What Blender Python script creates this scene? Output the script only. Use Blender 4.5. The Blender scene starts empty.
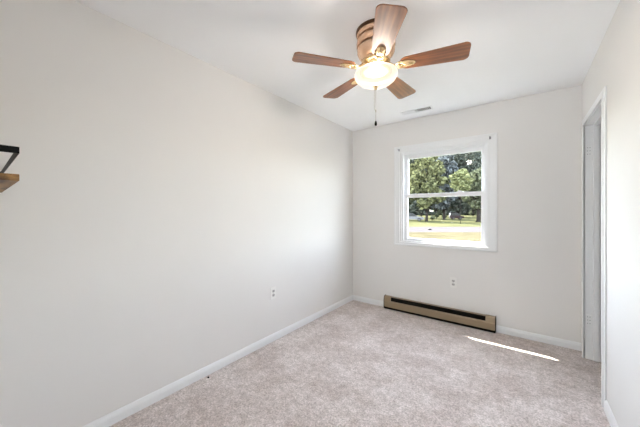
import bpy, bmesh, math, random
from mathutils import Vector, Matrix
random.seed(7)
scene = bpy.context.scene
COL = scene.collection
R = math.radians

# ------------------------------------------------------------------ camera, sky, lights, exposure
FPX, HOR = 271.3, 211.6                      # focal length and horizon in pixels of the 640x427 frame
CAM_Z = 1.276
cam = bpy.data.cameras.new('camera'); cam_o = bpy.data.objects.new('camera', cam); COL.objects.link(cam_o)
cam.sensor_width = 36.0; cam.lens = FPX * 36.0 / 640.0
cam.shift_y = (HOR - 213.5) / 640.0
cam.clip_start = 0.02; cam.clip_end = 1000
cam_o.location = (0, 0, CAM_Z); cam_o.rotation_euler = (R(90), 0, math.atan2(.6, .8))
scene.camera = cam_o

w = bpy.data.worlds.new('sky'); scene.world = w; w.use_nodes = True
nt = w.node_tree; nt.nodes.clear()
sky = nt.nodes.new('ShaderNodeTexSky'); sky.sky_type = 'NISHITA'; sky.sun_disc = False
sky.sun_elevation = R(57); sky.sun_rotation = R(-59); sky.air_density = 1.0; sky.dust_density = .2
bg = nt.nodes.new('ShaderNodeBackground'); bg.inputs[1].default_value = 1.7
out = nt.nodes.new('ShaderNodeOutputWorld')
hsv = nt.nodes.new('ShaderNodeHueSaturation'); hsv.inputs['Saturation'].default_value = .42     # thin bright haze
nt.links.new(sky.outputs[0], hsv.inputs['Color']); nt.links.new(hsv.outputs[0], bg.inputs[0]); nt.links.new(bg.outputs[0], out.inputs[0])

sun = bpy.data.lights.new('sun', 'SUN'); sun.energy = 15.0; sun.color = (1, .94, .83); sun.angle = R(.30)
sun_o = bpy.data.objects.new('sun', sun); COL.objects.link(sun_o)
sun_o.rotation_euler = Vector((.55, -.333, -1.0)).to_track_quat('-Z', 'Y').to_euler()

FAN_LAMP_W = 34.0
HALL_FILL_W = 98.0  # added fill light, out of view behind the camera
vs = scene.view_settings
vs.view_transform = 'Standard'; vs.look = 'None'; vs.gamma = 1.0; vs.use_curve_mapping = False
vs.exposure = 1.27
scene.cycles.max_bounces = 12; scene.cycles.diffuse_bounces = 8; scene.cycles.transparent_max_bounces = 16
scene.cycles.use_denoising = True
scene.cycles.sample_clamp_indirect = 6.0

# ------------------------------------------------------------------ materials
def mat(name, col, rough=.6, metal=0.0, spec=.5, noise=None, bump=None, emit=None):
    """procedural principled material; noise=(scale, amount, detail) varies the colour; bump=(scale, strength, distance)"""
    m = bpy.data.materials.new(name); m.use_nodes = True
    t = m.node_tree; b = t.nodes['Principled BSDF']
    b.inputs['Base Color'].default_value = (*col, 1); b.inputs['Roughness'].default_value = rough
    b.inputs['Metallic'].default_value = metal; b.inputs['Specular IOR Level'].default_value = spec
    tc = t.nodes.new('ShaderNodeTexCoord')
    if noise:
        n = t.nodes.new('ShaderNodeTexNoise'); n.inputs['Scale'].default_value = noise[0]
        n.inputs['Detail'].default_value = noise[2] if len(noise) > 2 else 4
        rp = t.nodes.new('ShaderNodeValToRGB'); a = noise[1]
        rp.color_ramp.elements[0].position = .3; rp.color_ramp.elements[1].position = .7
        rp.color_ramp.elements[0].color = (*[c * (1 - a) for c in col], 1)
        rp.color_ramp.elements[1].color = (*[min(1, c * (1 + a)) for c in col], 1)
        t.links.new(tc.outputs['Object'], n.inputs['Vector']); t.links.new(n.outputs['Fac'], rp.inputs['Fac'])
        t.links.new(rp.outputs['Color'], b.inputs['Base Color'])
    if bump:
        n2 = t.nodes.new('ShaderNodeTexNoise'); n2.inputs['Scale'].default_value = bump[0]; n2.inputs['Detail'].default_value = 3
        bp = t.nodes.new('ShaderNodeBump'); bp.inputs['Strength'].default_value = bump[1]; bp.inputs['Distance'].default_value = bump[2]
        t.links.new(tc.outputs['Object'], n2.inputs['Vector']); t.links.new(n2.outputs['Fac'], bp.inputs['Height'])
        t.links.new(bp.outputs['Normal'], b.inputs['Normal'])
    if emit:
        b.inputs['Emission Color'].default_value = (*emit[0], 1); b.inputs['Emission Strength'].default_value = emit[1]
    return m

M_wall = mat('wall_paint', (.785, .772, .757), .8, spec=.08, noise=(1.5, .012), bump=(260, .08, .001))
M_ceil = mat('ceiling_paint', (.93, .94, .955), .9, spec=.1, noise=(2.0, .01), bump=(180, .12, .001))
M_trim = mat('trim_paint', (.83, .84, .85), .35, spec=.45, noise=(3, .01))
M_vinyl = mat('white_vinyl', (.84, .85, .87), .4, noise=(4, .01))
M_plastic = mat('white_plastic', (.82, .81, .79), .35, noise=(20, .01))
M_dark = mat('dark_slot', (.007, .006, .005), .8, spec=.1, noise=(40, .2))
M_steel = mat('grey_steel', (.28, .28, .30), .35, metal=.8, noise=(60, .1))
M_black = mat('black_steel', (.004, .004, .0045), .5, metal=0, spec=.2, noise=(30, .2))
M_brass = mat('antique_brass', (.88, .57, .38), .27, metal=.7, noise=(25, .08), bump=(60, .05, .001))
M_brass2 = mat('polished_brass', (.74, .54, .30), .22, metal=.75, noise=(30, .06))
M_heater = mat('beige_enamel', (.31, .238, .155), .32, metal=.25, noise=(8, .05))
M_cord = mat('chain_metal', (.42, .38, .33), .35, metal=.7, noise=(90, .1))

def wood(name, c1, c2, scale, rough, axis=0, stretch=14, coat=0.0):
    m = bpy.data.materials.new(name); m.use_nodes = True
    t = m.node_tree; b = t.nodes['Principled BSDF']
    tc = t.nodes.new('ShaderNodeTexCoord'); mp = t.nodes.new('ShaderNodeMapping')
    s = [scale * stretch] * 3; s[axis] = scale
    mp.inputs['Scale'].default_value = s
    n = t.nodes.new('ShaderNodeTexNoise'); n.inputs['Scale'].default_value = 1; n.inputs['Detail'].default_value = 6
    n.inputs['Distortion'].default_value = .6
    rp = t.nodes.new('ShaderNodeValToRGB')
    rp.color_ramp.elements[0].position = .34; rp.color_ramp.elements[1].position = .68
    rp.color_ramp.elements[0].color = (*c1, 1); rp.color_ramp.elements[1].color = (*c2, 1)
    t.links.new(tc.outputs['Object'], mp.inputs['Vector']); t.links.new(mp.outputs[0], n.inputs['Vector'])
    t.links.new(n.outputs['Fac'], rp.inputs['Fac']); t.links.new(rp.outputs[0], b.inputs['Base Color'])
    b.inputs['Roughness'].default_value = rough; b.inputs['Coat Weight'].default_value = coat
    b.inputs['Coat Roughness'].default_value = .14; b.inputs['Coat IOR'].default_value = 1.55
    return m
M_blade = wood('cherry_blade', (.13, .040, .013), (.34, .122, .042), 2.5, .5, 0, 14, .6)
M_board = wood('rustic_board', (.10, .048, .016), (.38, .205, .07), 3.0, .6, 0, 10)

def carpet_mat():
    m = bpy.data.materials.new('carpet'); m.use_nodes = True
    t = m.node_tree; b = t.nodes['Principled BSDF']; L = t.links.new
    tc = t.nodes.new('ShaderNodeTexCoord')
    def nz(s, d, r=.6):
        n = t.nodes.new('ShaderNodeTexNoise'); n.inputs['Scale'].default_value = s; n.inputs['Detail'].default_value = d
        n.inputs['Roughness'].default_value = r
        L(tc.outputs['Object'], n.inputs['Vector']); return n
    big, mid, fine = nz(3.5, 6, .7), nz(24, 5, .75), nz(85, 4, .8)
    def ramp(n, a, b_, p0=.3, p1=.7):
        r = t.nodes.new('ShaderNodeValToRGB'); r.color_ramp.elements[0].position = p0; r.color_ramp.elements[1].position = p1
        r.color_ramp.elements[0].color = (*a, 1); r.color_ramp.elements[1].color = (*b_, 1)
        L(n.outputs['Fac'], r.inputs['Fac']); return r
    def mul(x, y):
        mx = t.nodes.new('ShaderNodeMix'); mx.data_type = 'RGBA'; mx.blend_type = 'MULTIPLY'; mx.inputs['Factor'].default_value = 1
        L(x, mx.inputs['A']); L(y, mx.inputs['B']); return mx.outputs['Result']
    r1 = ramp(big, (.75, .65, .62), (.98, .90, .885), .38, .62)
    r2 = ramp(mid, (.74, .72, .70), (1, 1, 1), .38, .60)
    r3 = ramp(fine, (.55, .53, .51), (1, 1, 1), .38, .60)
    c = mul(mul(r1.outputs[0], r2.outputs[0]), r3.outputs[0])
    L(c, b.inputs['Base Color']); b.inputs['Roughness'].default_value = .95; b.inputs['Specular IOR Level'].default_value = 0
    b.inputs['Sheen Weight'].default_value = .25; b.inputs['Sheen Roughness'].default_value = .5
    bp = t.nodes.new('ShaderNodeBump'); bp.inputs['Strength'].default_value = .9; bp.inputs['Distance'].default_value = .006
    ad = t.nodes.new('ShaderNodeMath'); ad.operation = 'ADD'
    L(fine.outputs['Fac'], ad.inputs[0]); L(mid.outputs['Fac'], ad.inputs[1])
    L(ad.outputs[0], bp.inputs['Height']); L(bp.outputs['Normal'], b.inputs['Normal'])
    return m
M_carpet = carpet_mat()

def pane_mat():
    m = bpy.data.materials.new('clear_glass'); m.use_nodes = True
    t = m.node_tree; t.nodes.clear()
    o = t.nodes.new('ShaderNodeOutputMaterial'); mx = t.nodes.new('ShaderNodeMixShader')
    tr = t.nodes.new('ShaderNodeBsdfTransparent'); tr.inputs[0].default_value = (.96, .975, .97, 1)
    gl = t.nodes.new('ShaderNodeBsdfGlossy'); gl.inputs['Roughness'].default_value = .02
    lw = t.nodes.new('ShaderNodeLayerWeight'); lw.inputs[0].default_value = .5
    pw = t.nodes.new('ShaderNodeMath'); pw.operation = 'POWER'; pw.inputs[1].default_value = 5
    fr = t.nodes.new('ShaderNodeMath'); fr.operation = 'MULTIPLY_ADD'; fr.inputs[1].default_value = .6; fr.inputs[2].default_value = .010
    t.links.new(lw.outputs['Facing'], pw.inputs[0]); t.links.new(pw.outputs[0], fr.inputs[0]); t.links.new(fr.outputs[0], mx.inputs[0]); t.links.new(tr.outputs[0], mx.inputs[1]); t.links.new(gl.outputs[0], mx.inputs[2])
    t.links.new(mx.outputs[0], o.inputs[0]); return m
M_glass = pane_mat()

def bowl_mat():
    """frosted alabaster glass with the lamp glowing in it"""
    m = bpy.data.materials.new('frosted_bowl_glass'); m.use_nodes = True
    t = m.node_tree; t.nodes.clear(); L = t.links.new
    o = t.nodes.new('ShaderNodeOutputMaterial')
    tr = t.nodes.new('ShaderNodeBsdfTransparent'); tr.inputs[0].default_value = (1, .98, .95, 1)
    pr = t.nodes.new('ShaderNodeBsdfPrincipled'); pr.inputs['Base Color'].default_value = (.03, .028, .025, 1); pr.inputs['Roughness'].default_value = .3
    tc = t.nodes.new('ShaderNodeTexCoord'); n = t.nodes.new('ShaderNodeTexNoise'); n.inputs['Scale'].default_value = 9; n.inputs['Detail'].default_value = 3
    rp = t.nodes.new('ShaderNodeValToRGB'); rp.color_ramp.elements[0].color = (1, .80, .58, 1); rp.color_ramp.elements[1].color = (1, .90, .74, 1)
    L(tc.outputs['Object'], n.inputs['Vector']); L(n.outputs['Fac'], rp.inputs[0]); L(rp.outputs[0], pr.inputs['Emission Color'])
    pr.inputs['Emission Strength'].default_value = .33
    mx = t.nodes.new('ShaderNodeMixShader'); mx.inputs[0].default_value = .80
    L(tr.outputs[0], mx.inputs[1]); L(pr.outputs[0], mx.inputs[2]); L(mx.outputs[0], o.inputs[0]); return m
M_bowl = bowl_mat()

def leaf_mat(name, c1, c2):
    m = bpy.data.materials.new(name); m.use_nodes = True
    t = m.node_tree; t.nodes.clear(); L = t.links.new
    o = t.nodes.new('ShaderNodeOutputMaterial'); mx = t.nodes.new('ShaderNodeMixShader'); mx.inputs[0].default_value = .35
    d = t.nodes.new('ShaderNodeBsdfDiffuse'); tl = t.nodes.new('ShaderNodeBsdfTranslucent')
    g = t.nodes.new('ShaderNodeNewGeometry'); rp = t.nodes.new('ShaderNodeValToRGB')
    rp.color_ramp.elements[0].color = (*c1, 1); rp.color_ramp.elements[1].color = (*c2, 1)
    L(g.outputs['Random Per Island'], rp.inputs[0]); L(rp.outputs[0], d.inputs[0]); L(rp.outputs[0], tl.inputs[0])
    L(d.outputs[0], mx.inputs[1]); L(tl.outputs[0], mx.inputs[2]); L(mx.outputs[0], o.inputs[0]); return m
LEAF = {
    'yellow_green': leaf_mat('leaf_yellow_green', (.012, .015, .007), (.16, .165, .085)),
    'mid': leaf_mat('leaf_mid_green', (.010, .013, .008), (.12, .13, .08)),
    'dark': leaf_mat('leaf_dark_green', (.009, .012, .010), (.078, .086, .07)),
    'grey': leaf_mat('leaf_grey_green', (.012, .015, .016), (.13, .143, .145)),
    'light': leaf_mat('leaf_light_green', (.035, .042, .018), (.19, .20, .10)),
}
M_bark = mat('bark', (.016, .0135, .012), .9, spec=0, noise=(6, .35))
M_lawn = mat('lawn_grass', (.050, .049, .024), .95, spec=0, noise=(.35, .28, 6))
M_dry = mat('dry_verge', (.050, .043, .026), .95, spec=0, noise=(.9, .25, 6))
M_road = mat('pale_concrete', (.052, .0465, .046), .9, spec=0, noise=(.6, .10, 6))
M_silver = mat('silver_car_paint', (.085, .083, .085), .5, spec=.1, noise=(3, .03))
M_maroon = mat('dark_red_car_paint', (.014, .005, .006), .5, spec=.1, noise=(3, .06))
M_carglass = mat('car_glass', (.008, .009, .010), .3, spec=.15, noise=(5, .1))
M_tire = mat('tyre_rubber', (.006, .006, .006), .8, spec=0, noise=(20, .2))
M_siding = mat('pale_siding', (.034, .030, .029), .7, spec=0, noise=(1, .05))
M_roof = mat('grey_shingle', (.016, .014, .014), .9, spec=0, noise=(5, .2))

# ------------------------------------------------------------------ mesh helpers
def link(name, bm, material, parent=None, smooth=False, bevel=0.0):
    me = bpy.data.meshes.new(name)
    bmesh.ops.recalc_face_normals(bm, faces=bm.faces)
    bm.to_mesh(me); bm.free(); me.materials.append(material)
    if smooth:
        for p in me.polygons: p.use_smooth = True
    o = bpy.data.objects.new(name, me); COL.objects.link(o)
    if parent is not None: o.parent = parent
    if bevel:
        b = o.modifiers.new('bevel', 'BEVEL'); b.width = bevel; b.segments = 2; b.limit_method = 'ANGLE'
    return o
def tag(o, label=None, cat=None, group=None, kind=None):
    if label: o['label'] = label
    if cat: o['category'] = cat
    if group: o['group'] = group
    if kind: o['kind'] = kind
    return o
def thing(name, loc, label, cat, group=None, kind=None, rz=0.0):
    o = bpy.data.objects.new(name, None); COL.objects.link(o); o.location = loc; o.rotation_euler.z = rz
    o.empty_display_size = .1
    return tag(o, label, cat, group, kind)
def box(bm, x0, x1, y0, y1, z0, z1, mtx=None):
    r = bmesh.ops.create_cube(bm, size=1)
    m = Matrix.Translation(((x0+x1)/2, (y0+y1)/2, (z0+z1)/2)) @ Matrix.Diagonal((abs(x1-x0), abs(y1-y0), abs(z1-z0), 1))
    if mtx is not None: m = mtx @ m
    bmesh.ops.transform(bm, matrix=m, verts=r['verts']); return r['verts']
def boxes(*bs):
    bm = bmesh.new()
    for b in bs: box(bm, *b)
    return bm
def lathe(bm, prof, seg=48, c=(0, 0)):
    rings = []
    for r, z in prof:
        if r < 1e-6: rings.append([bm.verts.new((c[0], c[1], z))])
        else: rings.append([bm.verts.new((c[0] + r*math.cos(2*math.pi*i/seg), c[1] + r*math.sin(2*math.pi*i/seg), z)) for i in range(seg)])
    for a, b in zip(rings, rings[1:]):
        for i in range(seg):
            j = (i+1) % seg
            if len(a) == 1 and len(b) == 1: continue
            if len(a) == 1: bm.faces.new((a[0], b[i], b[j]))
            elif len(b) == 1: bm.faces.new((a[i], a[j], b[0]))
            else: bm.faces.new((a[i], a[j], b[j], b[i]))
def tube(bm, pts, rad, seg=8):
    pts = [Vector(p) for p in pts]; rings = []
    rads = rad if isinstance(rad, (list, tuple)) else [rad]*len(pts)
    for i, p in enumerate(pts):
        d = (pts[min(i+1, len(pts)-1)] - pts[max(i-1, 0)]).normalized()
        u = d.cross(Vector((0, 0, 1)));
        if u.length < .05: u = d.cross(Vector((1, 0, 0)))
        u.normalize(); v = d.cross(u)
        rings.append([bm.verts.new(p + rads[i]*(u*math.cos(2*math.pi*k/seg) + v*math.sin(2*math.pi*k/seg))) for k in range(seg)])
    for a, b in zip(rings, rings[1:]):
        for k in range(seg): bm.faces.new((a[k], a[(k+1) % seg], b[(k+1) % seg], b[k]))
    bm.faces.new(rings[0]); bm.faces.new(rings[-1])
def extrude_poly(bm, pts, vec):
    a = [bm.verts.new(p) for p in pts]; b = [bm.verts.new(Vector(p) + Vector(vec)) for p in pts]
    bm.faces.new(a); bm.faces.new(b[::-1])
    for i in range(len(a)):
        j = (i+1) % len(a); bm.faces.new((a[i], b[i], b[j], a[j]))
def ball(bm, c, r, sx=1, sy=1, sz=1, sub=2):
    v = bmesh.ops.create_icosphere(bm, subdivisions=sub, radius=r)['verts']
    bmesh.ops.transform(bm, matrix=Matrix.Translation(c) @ Matrix.Diagonal((sx, sy, sz, 1)), verts=v)
def struct(name, bm, m, parent=None, bevel=0.0, label=None):
    o = link(name, bm, m, parent, bevel=bevel)
    if parent is None: o['kind'] = 'structure'
    return o

# ------------------------------------------------------------------ the room
XL, XR, YB, YN, H = -1.98, .427, 3.43, -.12, 2.44
T = .15
WX0, WX1, WZ0, WZ1 = -1.272, -.298, .885, 2.04        # rough opening of the window
DY0, DY1, DZ = 2.555, 3.265, 2.02                     # door opening in the right wall
JD = .11                                               # right wall thickness
OX0, OX1 = -.62, .33                                   # opening to the hall behind the camera

struct('floor', boxes((XL-.1, 1.5, -2.3, YB+.02, -.06, 0)), M_carpet)
struct('ceiling', boxes((XL-.15, 1.6, -2.4, YB+.15, H, H+.12)), M_ceil)
struct('wall_left', boxes((XL-.15, XL, YN-.11, YB, 0, H)), M_wall)
struct('wall_back', boxes((XL-.15, WX0, YB, YB+T, -.62, H), (WX1, 1.6, YB, YB+T, -.62, H),
                          (WX0, WX1, YB, YB+T, -.62, WZ0), (WX0, WX1, YB, YB+T, WZ1, H)), M_wall)
struct('wall_right', boxes((XR, XR+JD, YN-.11, DY0-.02, 0, H), (XR, XR+JD, DY1+.02, YB, 0, H),
                           (XR, XR+JD, DY0-.02, DY1+.02, DZ+.02, H)), M_wall)
struct('wall_near', boxes((XL, OX0, YN-.11, YN, 0, H), (OX1, XR, YN-.11, YN, 0, H)), M_wall)
# the hall behind the camera and the closet behind the side door, so that neither opening looks into nothing
struct('wall_hall', boxes((XL-.15, XL-.05, -2.3, YN-.11, 0, H), (XR+JD-.02, XR+JD+.08, -2.3, YN-.11, 0, H), (XL-.15, XR+JD+.08, -2.4, -2.3, 0, H)), M_wall)
struct('wall_closet', boxes((1.42, 1.5, 2.1, YB, 0, H), (XR+JD, 1.5, 2.02, 2.1, 0, H)), M_wall)

def baseboard(name, p0, p1, nrm, h=.07, t=.013):
    """rounded-top board from p0 to p1 against a wall whose inward normal is nrm"""
    n = Vector((*nrm, 0)); prof = [(0, 0), (t, 0), (t, h*.62), (t*.72, h*.80), (t*.42, h*.95), (t*.12, h), (0, h)]
    a = Vector((*p0, 0)); bm = bmesh.new()
    extrude_poly(bm, [a + n*q + Vector((0, 0, z)) for q, z in prof], Vector((p1[0]-p0[0], p1[1]-p0[1], 0)))
    return struct(name, bm, M_trim)
HX0, HX1 = -1.470, -.236
baseboard('baseboard_left', (XL, YN), (XL, YB), (1, 0))
o = baseboard('baseboard_back', (XL, YB), (HX0-.004, YB), (0, -1))
baseboard('baseboard_back.001', (HX1+.004, YB), (XR, YB), (0, -1))
baseboard('baseboard_right', (XR, YN), (XR, DY0-.062), (-1, 0))
baseboard('baseboard_near', (XL, YN), (OX0-.06, YN), (0, 1))

# ---- window_1: cased double-hung window
win = thing('window_1', (0, 0, 0), None, None, kind='structure')
CX0, CX1, CZ0, CZ1 = -1.350, -.222, .846, 2.112
cw = .074
def frame_bm(x0, x1, z0, z1, wl, wr, wb, wt, y0, y1):
    return boxes((x0, x0+wl, y0, y1, z0, z1), (x1-wr, x1, y0, y1, z0, z1),
                 (x0+wl, x1-wr, y0, y1, z0, z0+wb), (x0+wl, x1-wr, y0, y1, z1-wt, z1))
bm = frame_bm(CX0, CX1, CZ0, CZ1, cw, cw, .042, cw, YB-.016, YB)
for b in ((CX0, CX0+.022, YB-.024, YB-.016, CZ0, CZ1), (CX1-.022, CX1, YB-.024, YB-.016, CZ0, CZ1),
          (CX0+.022, CX1-.022, YB-.024, YB-.016, CZ1-.022, CZ1), (CX0, CX1, YB-.024, YB-.016, CZ0, CZ0+.018)):
    box(bm, *b)
link('casing', bm, M_trim, win, bevel=.003)
link('jamb', frame_bm(WX0, WX1, WZ0, WZ1, .016, .016, .016, .016, YB-.004, YB+T+.01), M_trim, win, bevel=.002)
link('inner_stop', frame_bm(WX0+.016, WX1-.016, WZ0+.016, WZ1-.016, .022, .022, .008, .022, YB+.004, YB+.028), M_vinyl, win, bevel=.002)
link('outer_frame', frame_bm(WX0+.016, WX1-.016, WZ0+.016, WZ1-.016, .03, .03, .010, .03, YB+.095, YB+.15), M_vinyl, win, bevel=.002)
SX0, SX1 = WX0+.024, WX1-.024
def sash(name, z0, z1, y, wb, wt):
    s = link(name, frame_bm(SX0, SX1, z0, z1, .058, .052, wb, wt, y, y+.03), M_vinyl, win, bevel=.003)
    link('glass_pane', boxes((SX0+.055, SX1-.05, y+.012, y+.017, z0+wb-.003, z1-wt+.003)), M_glass, s)
    return s
up = sash('upper_sash', 1.455, WZ1-.018, YB+.062, .044, .068)
lo = sash('lower_sash', WZ0+.018, 1.500, YB+.030, .036, .046)
bm = boxes((-.62, -.55, YB+.022, YB+.058, 1.500, 1.508))
lathe(bm, [(.013, 1.508), (.013, 1.516), (0, 1.518)], 16, (-.585, YB+.044)); box(bm, -.60, -.57, YB+.03, YB+.04, 1.510, 1.518)
link('sash_lock', bm, M_vinyl, lo)
link('outer_sill', boxes((WX0-.05, WX1+.05, YB+T, YB+T+.06, WZ0-.04, WZ0-.004)), M_vinyl, win)

# curtain rod brackets left on the casing
def rod_bracket(x, z, label, s):
    t = thing('curtain_rod_bracket', (x, YB-.024, z), label, 'curtain bracket', 'curtain rod brackets on the window casing')
    link('mounting_plate', boxes((-.009, .009, -.003, 0, -.013, .013)), M_steel, t, bevel=.001)
    bm = boxes((-.005, .005, -.030, -.003, -.004, .002)); box(bm, -.005, .005, -.034, -.028, -.004, .010)
    link('hook_arm', bm, M_steel, t)
    bm = bmesh.new(); ball(bm, (0, -.004, -.008), .003); link('screw', bm, M_steel, t)
rod_bracket(-1.281, 2.066, 'small grey metal curtain bracket on the upper left corner of the window casing', 1)
rod_bracket(-.285, 2.062, 'small grey metal curtain bracket on the upper right corner of the window casing', 1)

# ---- door_1: cased opening in the right wall, hinge marks on the far jamb
door = thing('door_1', (0, 0, 0), None, None, kind='structure')
bm = boxes((XR, XR+JD, DY0-.018, DY0, 0, DZ), (XR, XR+JD, DY1, DY1+.018, 0, DZ), (XR, XR+JD, DY0-.018, DY1+.018, DZ, DZ+.018))
link('jamb', bm, M_trim, door, bevel=.001)
bm = boxes((XR+.05, XR+.085, DY0, DY0+.011, 0, DZ-.011), (XR+.05, XR+.085, DY1-.011, DY1, 0, DZ-.011), (XR+.05, XR+.085, DY0, DY1, DZ-.011, DZ))
link('door_stop', bm, M_trim, door, bevel=.001)
bm = bmesh.new()
for t0, wd in ((.010, .058), (.016, .030)):
    y0, y1 = DY0-.006, DY1+.006; z1 = DZ+.006
    box(bm, XR-t0, XR, y0-wd, y0-(.058-wd)*0, 0, z1+wd)
    box(bm, XR-t0, XR, y1, y1+wd, 0, z1+wd); box(bm, XR-t0, XR, y0, y1, z1, z1+wd)
link('casing', bm, M_trim, door, bevel=.003)
for z in (1.80, .34):
    h = link('hinge', boxes((XR+.008, XR+.040, DY1-.003, DY1, z-.045, z+.045)), M_trim, door)
    bm = bmesh.new()
    for dz in (-.028, 0, .028):
        for dx in (.016, .031): ball(bm, (XR+dx, DY1-.003, z+dz), .0035, sy=.4, sub=1)
    link('screws', bm, M_steel, h)

# ---- roof eave over the window (keeps the sun off most of the glass)
struct('roof_eave', boxes((-6, 4, YB+T, 3.878, 2.44, 2.60), (-6, 4, 3.858, 3.878, 2.40, 2.60)), M_trim)

# ------------------------------------------------------------------ ceiling fan
FX, FY, FZ, FR, FA = -.765, 1.622, 2.20, .539, R(-128.8)
fan = thing('ceiling_fan', (FX, FY, H), 'five-blade wooden ceiling fan with brass motor and lit glass bowl', 'ceiling fan')
def zl(z): return z - H
bm = bmesh.new()
lathe(bm, [(0, zl(2.44)), (.128, zl(2.44)), (.128, zl(2.428)), (.122, zl(2.424)), (0, zl(2.424))])
M_dkb = mat('dark_bronze', (.10, .05, .025), .4, metal=.5, noise=(20, .1))
link('ceiling_collar', bm, M_dkb, fan)
bm = bmesh.new()
lathe(bm, [(0, zl(2.424)), (.121, zl(2.424)), (.123, zl(2.412)), (.120, zl(2.395)), (.109, zl(2.392)), (.109, zl(2.382)), (.121, zl(2.380)),
           (.124, zl(2.362)), (.122, zl(2.340)), (.109, zl(2.337)), (.109, zl(2.327)), (.120, zl(2.324)), (.119, zl(2.305)), (.110, zl(2.285)),
           (.094, zl(2.268)), (.080, zl(2.262)), (.078, zl(2.250)), (0, zl(2.250))], 64)
link('motor_housing', bm, M_brass, fan, smooth=True).modifiers.new('edges', 'EDGE_SPLIT').split_angle = R(50)
for z, r in ((2.387, .113), (2.332, .113)):
    bm = bmesh.new(); lathe(bm, [(.105, zl(z-.004)), (r-.001, zl(z-.004)), (r, zl(z)), (r-.001, zl(z+.004)), (.105, zl(z+.004))], 64)
    link('trim_ring', bm, M_dkb, fan, smooth=True)
bm = bmesh.new()
lathe(bm, [(0, zl(2.25)), (.088, zl(2.25)), (.092, zl(2.242)), (.088, zl(2.234)), (.066, zl(2.228)), (.058, zl(2.215)), (.064, zl(2.202)), (.070, zl(2.196)), (.058, zl(2.188)), (0, zl(2.188))], 48)
link('switch_housing', bm, M_brass2, fan, smooth=True)
bm = bmesh.new()
lathe(bm, [(.050, zl(2.192)), (.084, zl(2.190)), (.092, zl(2.183)), (.090, zl(2.176)), (.050, zl(2.176))], 48)
link('light_fitter', bm, M_brass2, fan, smooth=True)
bm = bmesh.new()
bowl_prof = [(.096, 2.180), (.122, 2.180), (.133, 2.173), (.137, 2.162), (.135, 2.149), (.125, 2.131), (.106, 2.114), (.080, 2.100), (.052, 2.090), (.028, 2.085), (.010, 2.084)]
lathe(bm, [(r, zl(z)) for r, z in bowl_prof], 56)
bowl = link('glass_bowl', bm, M_bowl, fan, smooth=True)
bm = bmesh.new()
lathe(bm, [(0, zl(2.094)), (.016, zl(2.092)), (.019, zl(2.087)), (.012, zl(2.082)), (.007, zl(2.076)), (.010, zl(2.071)), (.006, zl(2.064)), (0, zl(2.062))], 24)
link('finial', bm, M_brass2, fan, smooth=True)
def chain(x, y, z0, z1):
    bm = bmesh.new(); n = int((z0-z1)/.006)
    tube(bm, [(x, y, zl(z0)), (x, y, zl(z1))], .0011, 6)
    for i in range(n): ball(bm, (x, y, zl(z0 - i*.006)), .0019, sub=1)
    c = link('pull_chain', bm, M_cord, fan)
    return c
c1 = chain(0, 0, 2.064, 1.862)
bm = bmesh.new(); lathe(bm, [(0, zl(1.864)), (.004, zl(1.862)), (.0075, zl(1.848)), (.008, zl(1.838)), (.005, zl(1.832)), (0, zl(1.831))], 16)
link('chain_pendant', bm, M_dark, c1, smooth=True)
c2 = chain(-.010, .0, 2.085, 1.935)
bm = bmesh.new(); lathe(bm, [(0, zl(1.938)), (.003, zl(1.936)), (.004, zl(1.925)), (0, zl(1.920))], 12)
link('chain_pendant', bm, M_cord, c2, smooth=True)

def blade_bm():
    """blade along +X from r=.155 to FR, centred on y, underside at z=0"""
    r0, r1, w0, w1, rc = .150, FR, .108, .146, .032
    pts = []
    def arc(cx, cy, r, a0, a1, n=7):
        for i in range(n+1):
            a = R(a0 + (a1-a0)*i/n); pts.append((cx + r*math.cos(a), cy + r*math.sin(a), 0))
    arc(r1-rc, w1/2-rc, rc, 85, 0); arc(r1-rc, -w1/2+rc, rc, 0, -85)
    arc(r0+.045, -w0/2+.045, .045, -95, -180); arc(r0+.045, w0/2-.045, .045, 180, 95)
    bm = bmesh.new(); extrude_poly(bm, pts, (0, 0, .0065)); return bm
PITCH = R(-9)
blade_me = iron_me = med_me = None
for i in range(5):
    a = FA + i*2*math.pi/5
    rot = Matrix.Rotation(a, 4, 'Z') @ Matrix.Rotation(PITCH, 4, 'X')
    loc = Matrix.Translation((0, 0, zl(FZ)))
    if i == 0:
        b = link('blade', blade_bm(), M_blade, fan, bevel=.0015)
        bm = bmesh.new()
        # swan-neck arm, then an oval plate under the blade root
        tube(bm, [(.060, 0, .030), (.085, 0, .018), (.110, 0, .000), (.140, 0, -.008), (.175, 0, -.006)], [.012, .011, .010, .010, .009], 10)
        tube(bm, [(.120, .006, -.006), (.150, .026, -.005), (.190, .030, -.003)], [.005, .006, .004], 8)
        tube(bm, [(.120, -.006, -.006), (.150, -.026, -.005), (.190, -.030, -.003)], [.005, .006, .004], 8)
        ir = link('blade_iron', bm, M_brass2, fan, smooth=True)
        bm = bmesh.new(); ball(bm, (.198, 0, -.003), .001, 46, 28, 9, sub=3)
        v = bmesh.ops.create_icosphere(bm, subdivisions=2, radius=.001)['verts']
        bmesh.ops.transform(bm, matrix=Matrix.Translation((.198, 0, -.010)) @ Matrix.Diagonal((28, 15, 7, 1)), verts=v)
        md = link('medallion', bm, M_brass2, ir, smooth=True)
    else:
        b = b.copy(); COL.objects.link(b); b.parent = fan
        ir = ir.copy(); COL.objects.link(ir); ir.parent = fan
        md = md.copy(); COL.objects.link(md); md.parent = ir
    b.matrix_local = loc @ rot; ir.matrix_local = loc @ rot
lamp = bpy.data.lights.new('fan_bulb', 'POINT'); lamp.energy = FAN_LAMP_W; lamp.color = (1, .93, .84); lamp.shadow_soft_size = .045
lo_ = bpy.data.objects.new('fan_bulb', lamp); COL.objects.link(lo_); lo_.parent = fan; lo_.location = (.0, 0, zl(2.142))

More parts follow.
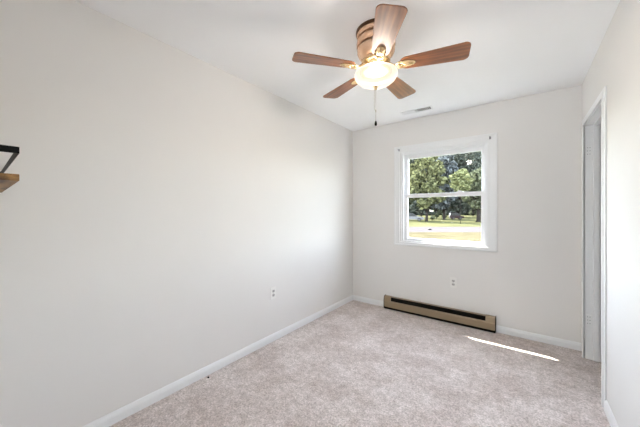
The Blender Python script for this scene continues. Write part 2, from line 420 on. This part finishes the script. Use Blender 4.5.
# ------------------------------------------------------------------ added fill light behind the camera, shaped as a hall pendant
hl = thing('fill_pendant', (-.15, -1.45, H), 'added fill light shaped as a white globe pendant, unseen in the hall behind the camera', 'lamp')
bm = bmesh.new(); lathe(bm, [(0, 0), (.06, 0), (.06, -.012), (.02, -.03), (0, -.03)], 32); link('fill_canopy', bm, M_trim, hl)
bm = bmesh.new(); tube(bm, [(0, 0, -.02), (0, 0, -.92)], .004); link('fill_cord', bm, M_plastic, hl)
bm = bmesh.new(); lathe(bm, [(.17*math.sin(math.pi*k/16), -1.08 + .17*math.cos(math.pi*k/16)) for k in range(17)], 40)
link('fill_globe', bm, M_bowl, hl, smooth=True)
al = bpy.data.lights.new('hall_fill_light', 'POINT'); al.energy = HALL_FILL_W; al.color = (.76, .90, 1.0); al.shadow_soft_size = .16
ao = bpy.data.objects.new('hall_fill_light', al); COL.objects.link(ao); ao.parent = hl; ao.location = (0, 0, -1.08)

# ------------------------------------------------------------------ ceiling register
vent = thing('air_vent', (-.985, 3.160, H), 'white two-way louvred air vent in the ceiling near the window wall', 'air vent', rz=R(2))
bm = boxes((-.175, .175, -.058, -.042, -.006, 0), (-.175, .175, .042, .058, -.006, 0), (-.175, -.155, -.042, .042, -.006, 0), (.155, .175, -.042, .042, -.006, 0),
           (-.006, .006, -.042, .042, -.006, 0))
link('vent_frame', bm, M_trim, vent, bevel=.002)
link('duct_opening', boxes((-.155, .155, -.042, .042, -.0012, -.0004)), M_dark, vent)
for side in (-1, 1):
    for k in range(8):
        bm = bmesh.new(); x = side*(.020 + k*.0175)
        box(bm, -.0085, .0085, -.042, .042, -.0006, .0006, Matrix.Translation((x, 0, -.0068)) @ Matrix.Rotation(R(38)*side, 4, 'Y'))
        link('louvre', bm, M_trim, vent)

# ------------------------------------------------------------------ outlets
def outlet(loc, rz, label):
    """local: plate in XZ, facing -Y"""
    t = thing('electrical_outlet', loc, label, 'electrical outlet', 'wall outlets', rz=rz)
    link('cover_plate', boxes((-.036, .036, -.006, 0, -.059, .059)), M_plastic, t, bevel=.003)
    for z in (.020, -.020):
        bm = bmesh.new()
        pts = [(.0165*math.cos(a)*1.02, -.0085, z + max(-.0125, min(.0125, .0165*math.sin(a)))) for a in [2*math.pi*k/28 for k in range(28)]]
        extrude_poly(bm, pts, (0, .004, 0)); r = link('receptacle', bm, mat('grey_receptacle', (.52, .51, .50), .45, noise=(30, .02)), t)
        link('slots', boxes((-.0082, -.0052, -.0092, -.008, z-.002, z+.008), (.0052, .0082, -.0092, -.008, z-.002, z+.007),
                            (-.0025, .0025, -.0092, -.008, z-.010, z-.005)), M_dark, r)
    bm = bmesh.new(); ball(bm, (0, -.0062, 0), .003, sy=.5); link('screw', bm, M_steel, t)
outlet((XL, 1.866, .472), R(90), 'white electrical outlet low on the bare left wall')
outlet((-.6465, YB, .457), 0, 'white electrical outlet under the window, above the beige baseboard heater')

# ------------------------------------------------------------------ electric baseboard heater
HW = HX1 - HX0
ht = thing('baseboard_heater', ((HX0+HX1)/2, YB, 0), 'long beige metal baseboard heater on the wall under the window', 'heater')
hx = HW/2
link('back_panel', boxes((-hx, hx, -.012, 0, .020, .160)), M_heater, ht)
bm = bmesh.new()   # sloping front cover with a rolled top lip
extrude_poly(bm, [(-hx+.004, y, z) for y, z in ((-.066, .030), (-.068, .098), (-.062, .108), (-.052, .110), (-.052, .106), (-.060, .102), (-.062, .096), (-.060, .030))], (HW-.008, 0, 0))
link('front_panel', bm, M_heater, ht)
bm = bmesh.new()
extrude_poly(bm, [(-hx+.085, y, z) for y, z in ((-.012, .163), (-.044, .1625), (-.046, .159), (-.044, .160), (-.012, .160))], (HW-.17, 0, 0))
link('top_lip', bm, M_heater, ht)
link('heating_chamber', boxes((-hx+.02, hx-.02, -.048, -.012, .028, .154)), M_dark, ht)
link('toe_gap_shade', boxes((-hx+.001, hx-.001, -.056, -.012, .0, .030)), M_dark, ht)  # solid dark block; its colour stands for the shade under the heater
for s in (-1, 1):
    xa, xb = (-hx, -hx+.088) if s < 0 else (hx-.088, hx)
    bm = bmesh.new()
    extrude_poly(bm, [(xa, y, z) for y, z in ((0, .030), (-.062, .030), (-.0645, .098), (-.056, .150), (-.046, .162), (0, .164))], (xb-xa, 0, 0))
    e = link('end_cover', bm, M_heater, ht, bevel=.0015)
    xe = -hx if s < 0 else hx
    bm = bmesh.new()
    extrude_poly(bm, [(xe, y, z) for y, z in ((0, .008), (-.068, .008), (-.070, .100), (-.060, .156), (-.046, .167), (0, .169))], (.004*s, 0, 0))
    link('end_cap', bm, M_dark, ht)

# ------------------------------------------------------------------ shelf on the near wall at the left edge of the frame
SH_X1 = -1.165
def at(px, py, X):                       # point seen at a pixel, on the plane of constant X
    u = (px - 320)/FPX; d = X/(-.6 + .8*u)
    return Vector((X, d*(.8 + .6*u), CAM_Z + (HOR - py)*d/FPX))
e0, e1 = at(19.3, 174.3, SH_X1), at(19.3, 181.0, SH_X1)
r0, r1 = at(19.6, 147.2, SH_X1), at(19.6, 153.8, SH_X1)
shelf = thing('wall_shelf', (SH_X1, YN, e1.z), 'rustic wooden shelf board with black metal guard rail at the left edge', 'shelf')
yf = e0.y - YN
link('shelf_board', boxes((-.80, 0, 0.0, yf, 0, e0.z-e1.z)), M_board, shelf, bevel=.0015)
zb = r1.z - e1.z; zt = r0.z - e1.z
bm = boxes((-.004, 0, 0, yf, zb, zt), (-.792, -.788, 0, yf, zb, zt), (-.792, 0, yf-.004, yf, zb, zt))
link('guard_rail', bm, M_black, shelf, bevel=.0008)
for x in (-.012, -.78):
    link('rail_flange', boxes((x-.012, x+.012, 0, .004, -.03, zt)), M_black, shelf, bevel=.001)
shelf.rotation_euler.z = R(-1.2)

# a dark speck of lint on the carpet by the left wall
bm = bmesh.new(); ball(bm, (0, 0, .004), .009, 1.2, .8, .55)
tag(link('lint_speck', bm, M_dark, smooth=True), 'tiny dark speck of lint on the carpet beside the left wall', 'lint').location = (-1.935, 1.152, 0)

# ------------------------------------------------------------------ outdoors
GZ = -.62
struct('lawn', boxes((-160, 90, YB+T, 700, GZ-.2, GZ)), M_lawn)
def gd(px, py):                          # point of the ground seen at a pixel
    u = (px - 320)/FPX; d = (CAM_Z - GZ)*FPX/(py - HOR)
    return d*(-.6 + .8*u), d*(.8 + .6*u)
def ground_strip(name, y0, y1, m, h):
    pts = [gd(p, y0) for p in (300, 590)] + [gd(p, y1) for p in (590, 300)]
    bm = bmesh.new(); extrude_poly(bm, [(x, y, GZ) for x, y in pts], (0, 0, h)); return struct(name, bm, m)
ground_strip('street', 227.0, 232.6, M_road, .03)
ground_strip('verge', 232.6, 262.0, M_dry, .04)

def leaves(bm, blobs, n, size):
    tot = sum(b[3]**2 for b in blobs)
    for cx, cy, cz, r, sq in blobs:
        for _ in range(int(n*r*r/tot)):
            v = Vector((random.gauss(0, 1), random.gauss(0, 1), random.gauss(0, 1))).normalized()
            rr = r*(.55 + .5*random.random()**.6)
            c = Vector((cx + v.x*rr, cy + v.y*rr, cz + v.z*rr*sq))
            nrm = (v*.8 + Vector((random.gauss(0, 1), random.gauss(0, 1), random.gauss(0, 1)))*.6).normalized()
            a = nrm.orthogonal().normalized(); b = nrm.cross(a); th = random.random()*6.28
            a, b = a*math.cos(th) + b*math.sin(th), b*math.cos(th) - a*math.sin(th)
            s = size*(.6 + .8*random.random())
            bm.faces.new([bm.verts.new(c + a*s), bm.verts.new(c + b*s*.55), bm.verts.new(c - a*s), bm.verts.new(c - b*s*.55)])
def tree(px, d, base, top, rad, tr, kind, label, n=5200, size=.30, nb=16, skirt=0):
    u = (px - 320)/FPX; x, y = d*(-.6 + .8*u), d*(.8 + .6*u)
    t = thing('tree', (x, y, GZ), label, 'tree', 'trees seen through the window')
    cz = (base + top)/2; hz = (top - base)/2
    bm = bmesh.new()
    tube(bm, [(0, 0, 0), (0, 0, .25), (.05*rad*.3, 0, base*.6), (0, .1, cz), (.2, 0, top*.85)], [tr*1.5, tr*1.05, tr*.9, tr*.55, tr*.15], 10)
    for k in range(7):
        a = k*2.4 + px; rr = rad*.75
        tube(bm, [(0, 0, base*.75 + k*.1), (rr*.4*math.cos(a), rr*.4*math.sin(a), base + hz*.25), (rr*math.cos(a), rr*math.sin(a), cz)], [tr*.45, tr*.3, tr*.1], 6)
    link('trunk', bm, M_bark, t, smooth=True)
    bl = [(0, 0, cz, min(rad, hz)*.62, hz/min(rad, hz))]
    for k in range(nb):
        a = k*2.39996; f = (k + .5)/nb; zz = cz + hz*(1 - 2*f)*.80
        rr = rad*.70*math.sqrt(max(.12, 1 - (1 - 2*f)**2)); br = rad*(.30 + .14*random.random())
        bl.append((rr*math.cos(a), rr*math.sin(a), zz, br, .8))
    for k in range(skirt): bl.append((rad*.8*math.cos(k*6.283/skirt), rad*.8*math.sin(k*6.283/skirt), 1.0, 1.1, .9))
    bm = bmesh.new(); leaves(bm, bl, n, size)
    link('foliage', bm, LEAF[kind], t)
    return t
tree(426.5, 52, 2.0, 14.0, 3.9, .24, 'yellow_green', 'slim-trunked yellow-green tree beside the silver car, outside', 4200, .36)
tree(478.5, 50, 2.4, 10.0, 3.3, .36, 'mid', 'thick-trunked green tree at the right side of the window view', 4500, .34)
tree(401, 60, 1.6, 15, 3.6, .25, 'mid', 'green tree behind the silver car at the left edge of the window view', 5500)
tree(444, 63, 1.7, 17, 3.4, .28, 'grey', 'tall grey-green tree in the middle of the window view', 4000, .40)
tree(460.5, 43, 4.9, 8.6, 1.55, .04, 'light', 'pale sunlit round tree on a thin trunk above the dark red car, outside', 1700, .26)
tree(500, 62, 1.8, 17, 3.5, .3, 'dark', 'dark green tree beyond the right edge of the window', 5000, .3)
tree(421, 76, 1.3, 21, 6.0, .3, 'dark', 'tall dark tree behind the yellow-green tree', 9500, .42)
tree(458, 82, 1.3, 22, 6.3, .3, 'dark', 'tall dark tree behind the pale round tree', 9500, .45)
tree(487, 90, 1.3, 24, 6.3, .3, 'dark', 'tall dark tree behind the thick-trunked tree at the right', 8500, .45)
tree(436, 99, 2.4, 25, 7.0, .3, 'grey', 'tallest grey-green tree, farthest back in the window view', 9500, .48)

tree(473, 112, 1.6, 31, 6.8, .3, 'dark', 'tall dark tree far back, between the middle and the right edge of the window view', 9500, .52)
tree(508, 126, 1.6, 33, 5.0, .3, 'dark', 'tall dark tree far back at the right edge of the window view', 8000, .52)
ORD = ['first', 'second', 'third', 'fourth', 'fifth', 'sixth', 'seventh', 'eighth']
for k, nth in enumerate(ORD):
    tree(400 + 13*k, 132 + 9*(k % 2), .5, 7.2 + (k*7 % 3)*.8, 3.6, .16, 'dark' if k % 3 else 'mid', 'low distant tree beyond the lawn, ' + nth + ' from the left in its row', 2900, .45, 12, 8)

def shrub(px, d, r, label):
    u = (px - 320)/FPX; x, y = d*(-.6 + .8*u), d*(.8 + .6*u)
    t = thing('shrub', (x, y, GZ), label, 'shrub', 'young shrubs on the lawn')
    bm = bmesh.new(); tube(bm, [(0, 0, 0), (0, 0, r)], [.06, .04], 6); link('stem', bm, M_bark, t)
    bm = bmesh.new(); leaves(bm, [(0, 0, r*1.05, r*.6, 1.2), (.3*r, 0, r*.8, r*.45, 1), (-.3*r, .1, r*.75, r*.4, 1)], 260, .16); link('foliage', bm, LEAF['mid'], t)
shrub(432.5, 58, .65, 'small green shrub on the lawn just right of the slim tree trunk')
shrub(436.5, 72, .9, 'small green shrub farther out on the lawn, second from the slim trunk')
shrub(444, 66, .85, 'small green shrub on the lawn just left of the dark red car')

def car(px, d, heading, paint, label, L=4.5, Hh=1.45, name='parked_car', van=False):
    u = (px - 320)/FPX; x, y = d*(-.6 + .8*u), d*(.8 + .6*u)
    t = thing(name, (x, y, GZ), label, 'car', None, rz=heading)
    h = L/2; W = .88
    lower = [(-h, .35), (-h+.05, .75), (-h+.35, .92), (h-1.25, .95), (h-.2, .80), (h, .62), (h-.02, .32), (-h+.1, .28)]
    bm = bmesh.new(); extrude_poly(bm, [(px_, -W, z) for px_, z in lower], (0, 2*W, 0)); link('body', bm, paint, t, bevel=.06)
    cab = [(-h+.25, .90), (-h+.60, Hh), (h-2.0, Hh), (h-1.15, .93)] if not van else [(-h+.05, .9), (-h+.2, Hh), (h-1.5, Hh), (h-.8, .93)]
    bm = bmesh.new(); extrude_poly(bm, [(px_, -W+.06, z) for px_, z in cab], (0, 2*W-.12, 0)); c = link('cabin', bm, M_carglass, t, bevel=.03)
    bm = bmesh.new(); x0, x1 = cab[1][0]-.05, cab[2][0]+.08; box(bm, x0, x1, -W+.08, W-.08, Hh-.02, Hh+.05); link('roof', bm, paint, t, bevel=.03)
    for sx in (-h+.85, h-.85):
        for sy in (-W+.08, W-.08):
            bm = bmesh.new(); tube(bm, [(sx, sy-.11, .33), (sx, sy+.11, .33)], .33, 18); wl = link('wheel', bm, M_tire, t)
            bm = bmesh.new(); tube(bm, [(sx, sy-.115, .33), (sx, sy+.115, .33)], .19, 12); link('hubcap', bm, M_silver, wl)
car(411, 55, R(14), M_silver, 'silver car parked on the grass at the left of the window view', 4.9)
car(456.5, 66, R(20), M_maroon, 'dark red car parked between the trees outside', 3.2, 1.55, van=True)

# a pale house far behind
hp = thing('house', (0, 0, 0), 'pale low house far behind the dark red car', 'house')
u = (468-320)/FPX; d = 172; hp.location = (d*(-.6+.8*u), d*(.8+.6*u), GZ); hp.rotation_euler.z = R(12)
link('walls', boxes((-9, 9, -4, 4, 0, 3.2)), M_siding, hp)
bm = bmesh.new(); extrude_poly(bm, [(-9.6, -4.8, 3.1), (-9.6, 4.8, 3.1), (-9.6, 0, 5.2)], (19.2, 0, 0)); link('roof', bm, M_roof, hp)
for x in (-6, -2.5, 2.5, 6): link('window', boxes((x-.7, x+.7, -4.06, -3.98, 1.1, 2.4)), M_carglass, hp)
link('front_door', boxes((-.5, .5, -4.06, -3.98, .1, 2.2)), M_maroon, hp)
# dark stone lying on the street
x, y = gd(430, 230.2)
bm = bmesh.new(); ball(bm, (0, 0, .05), .15, 1.3, .8, .4)
tag(link('stone', bm, M_tire, smooth=True), 'small dark stone lying on the pale street', 'stone').location = (x, y, GZ+.03)
